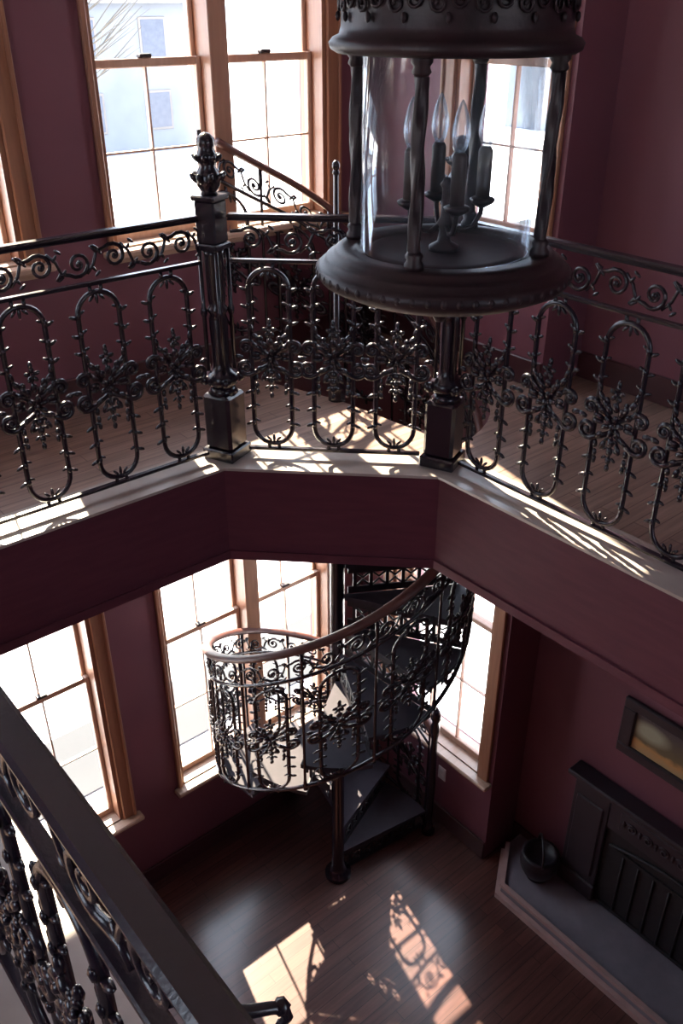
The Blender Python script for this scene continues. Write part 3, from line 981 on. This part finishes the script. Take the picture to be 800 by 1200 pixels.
fp = empty('fireplace', (UD, 1.35, 0))
tag(fp, 'dark slate fireplace surround with mantel shelf against the right lower wall', 'fireplace')
V0, V1 = .55, 2.11      # extents along the wall
su = MB()
x1 = -.0005
for (a, b) in ((V0, V0 + .26), (V1 - .26, V1)):
    su.box(-.085, x1, a - 1.35, b - 1.35, .10, 1.06, .006)
    su.box(-.098, -.08, a + .03 - 1.35, b - .03 - 1.35, .30, .92, .01)
    su.box(-.10, x1, a - .01 - 1.35, b + .01 - 1.35, .10, .24, .008)
su.box(-.080, x1, V0 + .26 - 1.35, V1 - .26 - 1.35, .80, 1.06, .006)
su.box(-.092, -.078, V0 + .34 - 1.35, V1 - .34 - 1.35, .85, 1.01, .008)
su.build('surround', SLATE, fp)
MB().box(-.135, x1, V0 - .05 - 1.35, V1 + .04 - 1.35, 1.06, 1.10, .010).box(-.11, x1, V0 - .02 - 1.35, V1 + .015 - 1.35, 1.035, 1.06, .006).build('mantel_shelf', SLATE, fp)
fb = MB()
fb.box(-.055, x1, V0 + .26 - 1.35, V1 - .26 - 1.35, .10, .80)
ft = MB()
w0, w1 = V0 + .30 - 1.35, V1 - .30 - 1.35
for i in range(1, 9):
    y = w0 + (w1 - w0) * i / 9
    ft.tube([(-.062, y, .13), (-.062, y, .66)], .008, 5)
ft.tube([(-.062, w0 + (w1 - w0) * i / 16, .66 + .09 * math.sin(PI * i / 16)) for i in range(17)], .012, 6)
ft.box(-.07, -.055, w0, w1, .115, .14); ft.box(-.07, -.055, w0, w1, .64, .665)
fbo = fb.build('firebox_panel', FIREB, fp)
ft.build('grate', FIREB, fbo)
orn = MB()
for k in range(7):
    y = (k - 3) * .11
    orn.tube([( -.095, p[0] + y, p[2]) for p in spiral_pts(0, .93, .04, .008, .5, 1.5, 16)], .006, 5)
    orn.blob((-.095, y + .055, .93), (.009, .012, .03))
orn.build('carved_frieze', SLATE, fp)

bk = MB()
bk.lathe([(.06, 0), (.075, .012), (.06, .03), (.10, .06), (.125, .12), (.13, .17), (.118, .21), (.125, .225), (.10, .232), (.09, .20), (.02, .19)], 24)
bo = bk.build('fireside_pot', IRONF, None, (3.58, 2.20, .0955))
tag(bo, 'small dark rounded pot with arched handle on the left end of the hearth', 'pot')
MB().tube([(.12 * math.cos(PI * i / 14) * .72, .12 * math.cos(PI * i / 14) * .72, .215 + .14 * math.sin(PI * i / 14)) for i in range(15)], .008, 6).build('handle', IRONF, bo)

pc = empty('framed_picture', (UD, 1.585, EYE - 3.67))
tag(pc, 'dark framed landscape painting on the right wall over the fireplace', 'picture')
PW, PH = .34, .205
fr = MB()
for (y0, y1, z0, z1) in ((-PW, PW, -PH, -PH + .07), (-PW, PW, PH - .07, PH), (-PW, -PW + .085, -PH + .07, PH - .07), (PW - .085, PW, -PH + .07, PH - .07)):
    fr.box(-.034, -.001, y0, y1, z0, z1, .008)
fr.build('frame', SLATE, pc)
MB().box(-.014, -.004, -PW + .08, PW - .08, -PH + .065, PH - .065).build('canvas', PAINT, pc)

ot = MB().box(-.008, -.0005, -.036, .036, -.058, .058, .003)
oo = ot.build('wall_outlet', PLATE, None, (UE, 3.017, EYE - 4.77))
tag(oo, 'small pale electrical outlet plate on the wall below the right lower window', 'outlet')
sk = MB()
for z in (-.024, .024): sk.lathe([(.016, 0), (.016, .002)], 12, (0, 0, 0)).v
sk = MB().box(-.0105, -.008, -.017, .017, .008, .042, .002).box(-.0105, -.008, -.017, .017, -.042, -.008, .002)
sk.build('socket', PLATE, oo)

# ------------------------------------------------------------------ outdoors
GZ = -0.65
structure(MB().box(-120, 120, VB + T, 160, GZ - .3, GZ).box(UD + T, 120, -120, VB + T, GZ - .3, GZ).box(-120, UL - T, -120, VB + T, GZ - .3, GZ).box(UL - T, UD + T, -120, VF - T, GZ - .3, GZ).build('ground', SNOW))
structure(MB().box(-120, 120, 12, 18, GZ, GZ + .02).build('road', ROADM))
structure(MB().box(-120, 120, 5.5, 6.3, GZ, GZ + .02).build('path', ROADM))

def house(label, u0, u1, v0, v1, h, roof_h, m, nwin):
    o = empty('house', ((u0 + u1) / 2, (v0 + v1) / 2, GZ))
    tag(o, label, 'house', 'houses across the street')
    w, d = (u1 - u0) / 2, (v1 - v0) / 2
    MB().box(-w, w, -d, d, 0, h).build('wall', m, o)
    mb = MB()
    ov = .4
    vs = [(-w - ov, -d - ov, h), (w + ov, -d - ov, h), (w + ov, d + ov, h), (-w - ov, d + ov, h), (-w - ov, 0, h + roof_h), (w + ov, 0, h + roof_h)]
    mb.add(vs, [(0, 3, 2, 1), (0, 1, 5, 4), (2, 3, 4, 5), (0, 4, 3), (1, 2, 5)], False)
    mb.build('roof', ROOFM, o)
    for lev in range(2):
        for i in range(nwin):
            x = -w + 2 * w * (i + .5) / nwin
            z = .9 + lev * 2.8
            f = MB().box(x - .65, x + .65, -d - .05, -d + .02, z, z + 1.6, .02).build('window_frame', PALE2, o)
            MB().box(x - .55, x + .55, -d - .06, -d - .045, z + .1, z + 1.5).build('pane', DARKGL, f)
    return o
house('pale clapboard house across the street seen through the upper window', 10, 23, 38, 46, 5.8, 2.6, PALE, 4)
house('cream house across the street, left of the pale clapboard one', -6, 6, 40, 48, 6.2, 2.6, PALE2, 4)
house('pale house far to the right beyond the corner window', 40, 50, 22, 34, 6.0, 2.4, PALE, 3)

def tree(u, v, h, seed, label):
    r = random.Random(seed)
    o = empty('bare_tree', (u, v, GZ))
    tag(o, label, 'tree', 'bare trees on the street')
    MB().tube([(0, 0, -.05), (.05, 0, h * .3), (.0, .05, h * .6), (.05, 0, h)], [h * .028, h * .02, h * .013, h * .004], 8).build('trunk', BARK, o)
    mb = MB()
    for k in range(26):
        z = h * r.uniform(.3, .92); a = r.uniform(0, 2 * PI); L = (h - z) * r.uniform(.5, .8) + .4
        p1 = (L * .5 * math.cos(a), L * .5 * math.sin(a), z + L * .35)
        p2 = (L * math.cos(a + .2), L * math.sin(a + .2), z + L * .8)
        mb.tube([(0, 0, z), p1, p2], [.05, .03, .01], 5)
        for q in range(3):
            a2 = a + r.uniform(-1, 1); l2 = L * .45
            mb.tube([p1, (p1[0] + l2 * math.cos(a2), p1[1] + l2 * math.sin(a2), p1[2] + l2 * .6)], [.02, .006], 4)
    mb.build('branches', BARK, o)
tree(5.5, 24, 7, 3, 'bare street tree seen through the upper left windows')
tree(13, 30, 8, 5, 'taller bare tree in front of the pale clapboard house')

# ------------------------------------------------------------------ light
sun = bpy.data.lights.new('sun', 'SUN')
sun.energy = 14.0
sun.angle = R(.6)
sun.color = (1.0, .86, .62)
so = bpy.data.objects.new('sun', sun)
COL.objects.link(so)
el = R(39.5)
sd = Vector((-.2295 * math.cos(el), -.973 * math.cos(el), -math.sin(el)))
so.rotation_euler = sd.to_track_quat('-Z', 'Y').to_euler()
so.location = (10, 40, 34)

w = bpy.data.worlds.new('World')
bpy.context.scene.world = w
w.use_nodes = True
bg = w.node_tree.nodes['Background']
bg.inputs['Color'].default_value = (.74, .84, 1.0, 1)
bg.inputs['Strength'].default_value = 2.6

# ------------------------------------------------------------------ camera
cam = bpy.data.cameras.new('camera')
co = bpy.data.objects.new('camera', cam)
COL.objects.link(co)
co.location = (0, 0, EYE)
co.rotation_euler = (R(60), 0, R(-40))
cam.sensor_fit = 'VERTICAL'
cam.sensor_height = 36
cam.sensor_width = 24
cam.lens = 1039 / 1200 * 36
cam.clip_start = 0.02
sc = bpy.context.scene
sc.camera = co
vs_ = sc.view_settings
vs_.view_transform = 'Standard'
vs_.look = 'None'
vs_.gamma = 1
vs_.use_curve_mapping = False
vs_.exposure = 1.55
cy = sc.cycles
cy.use_denoising = True
cy.max_bounces = 10
cy.diffuse_bounces = 6
cy.glossy_bounces = 5
cy.transparent_max_bounces = 24
cy.transmission_bounces = 6
cy.sample_clamp_indirect = 8
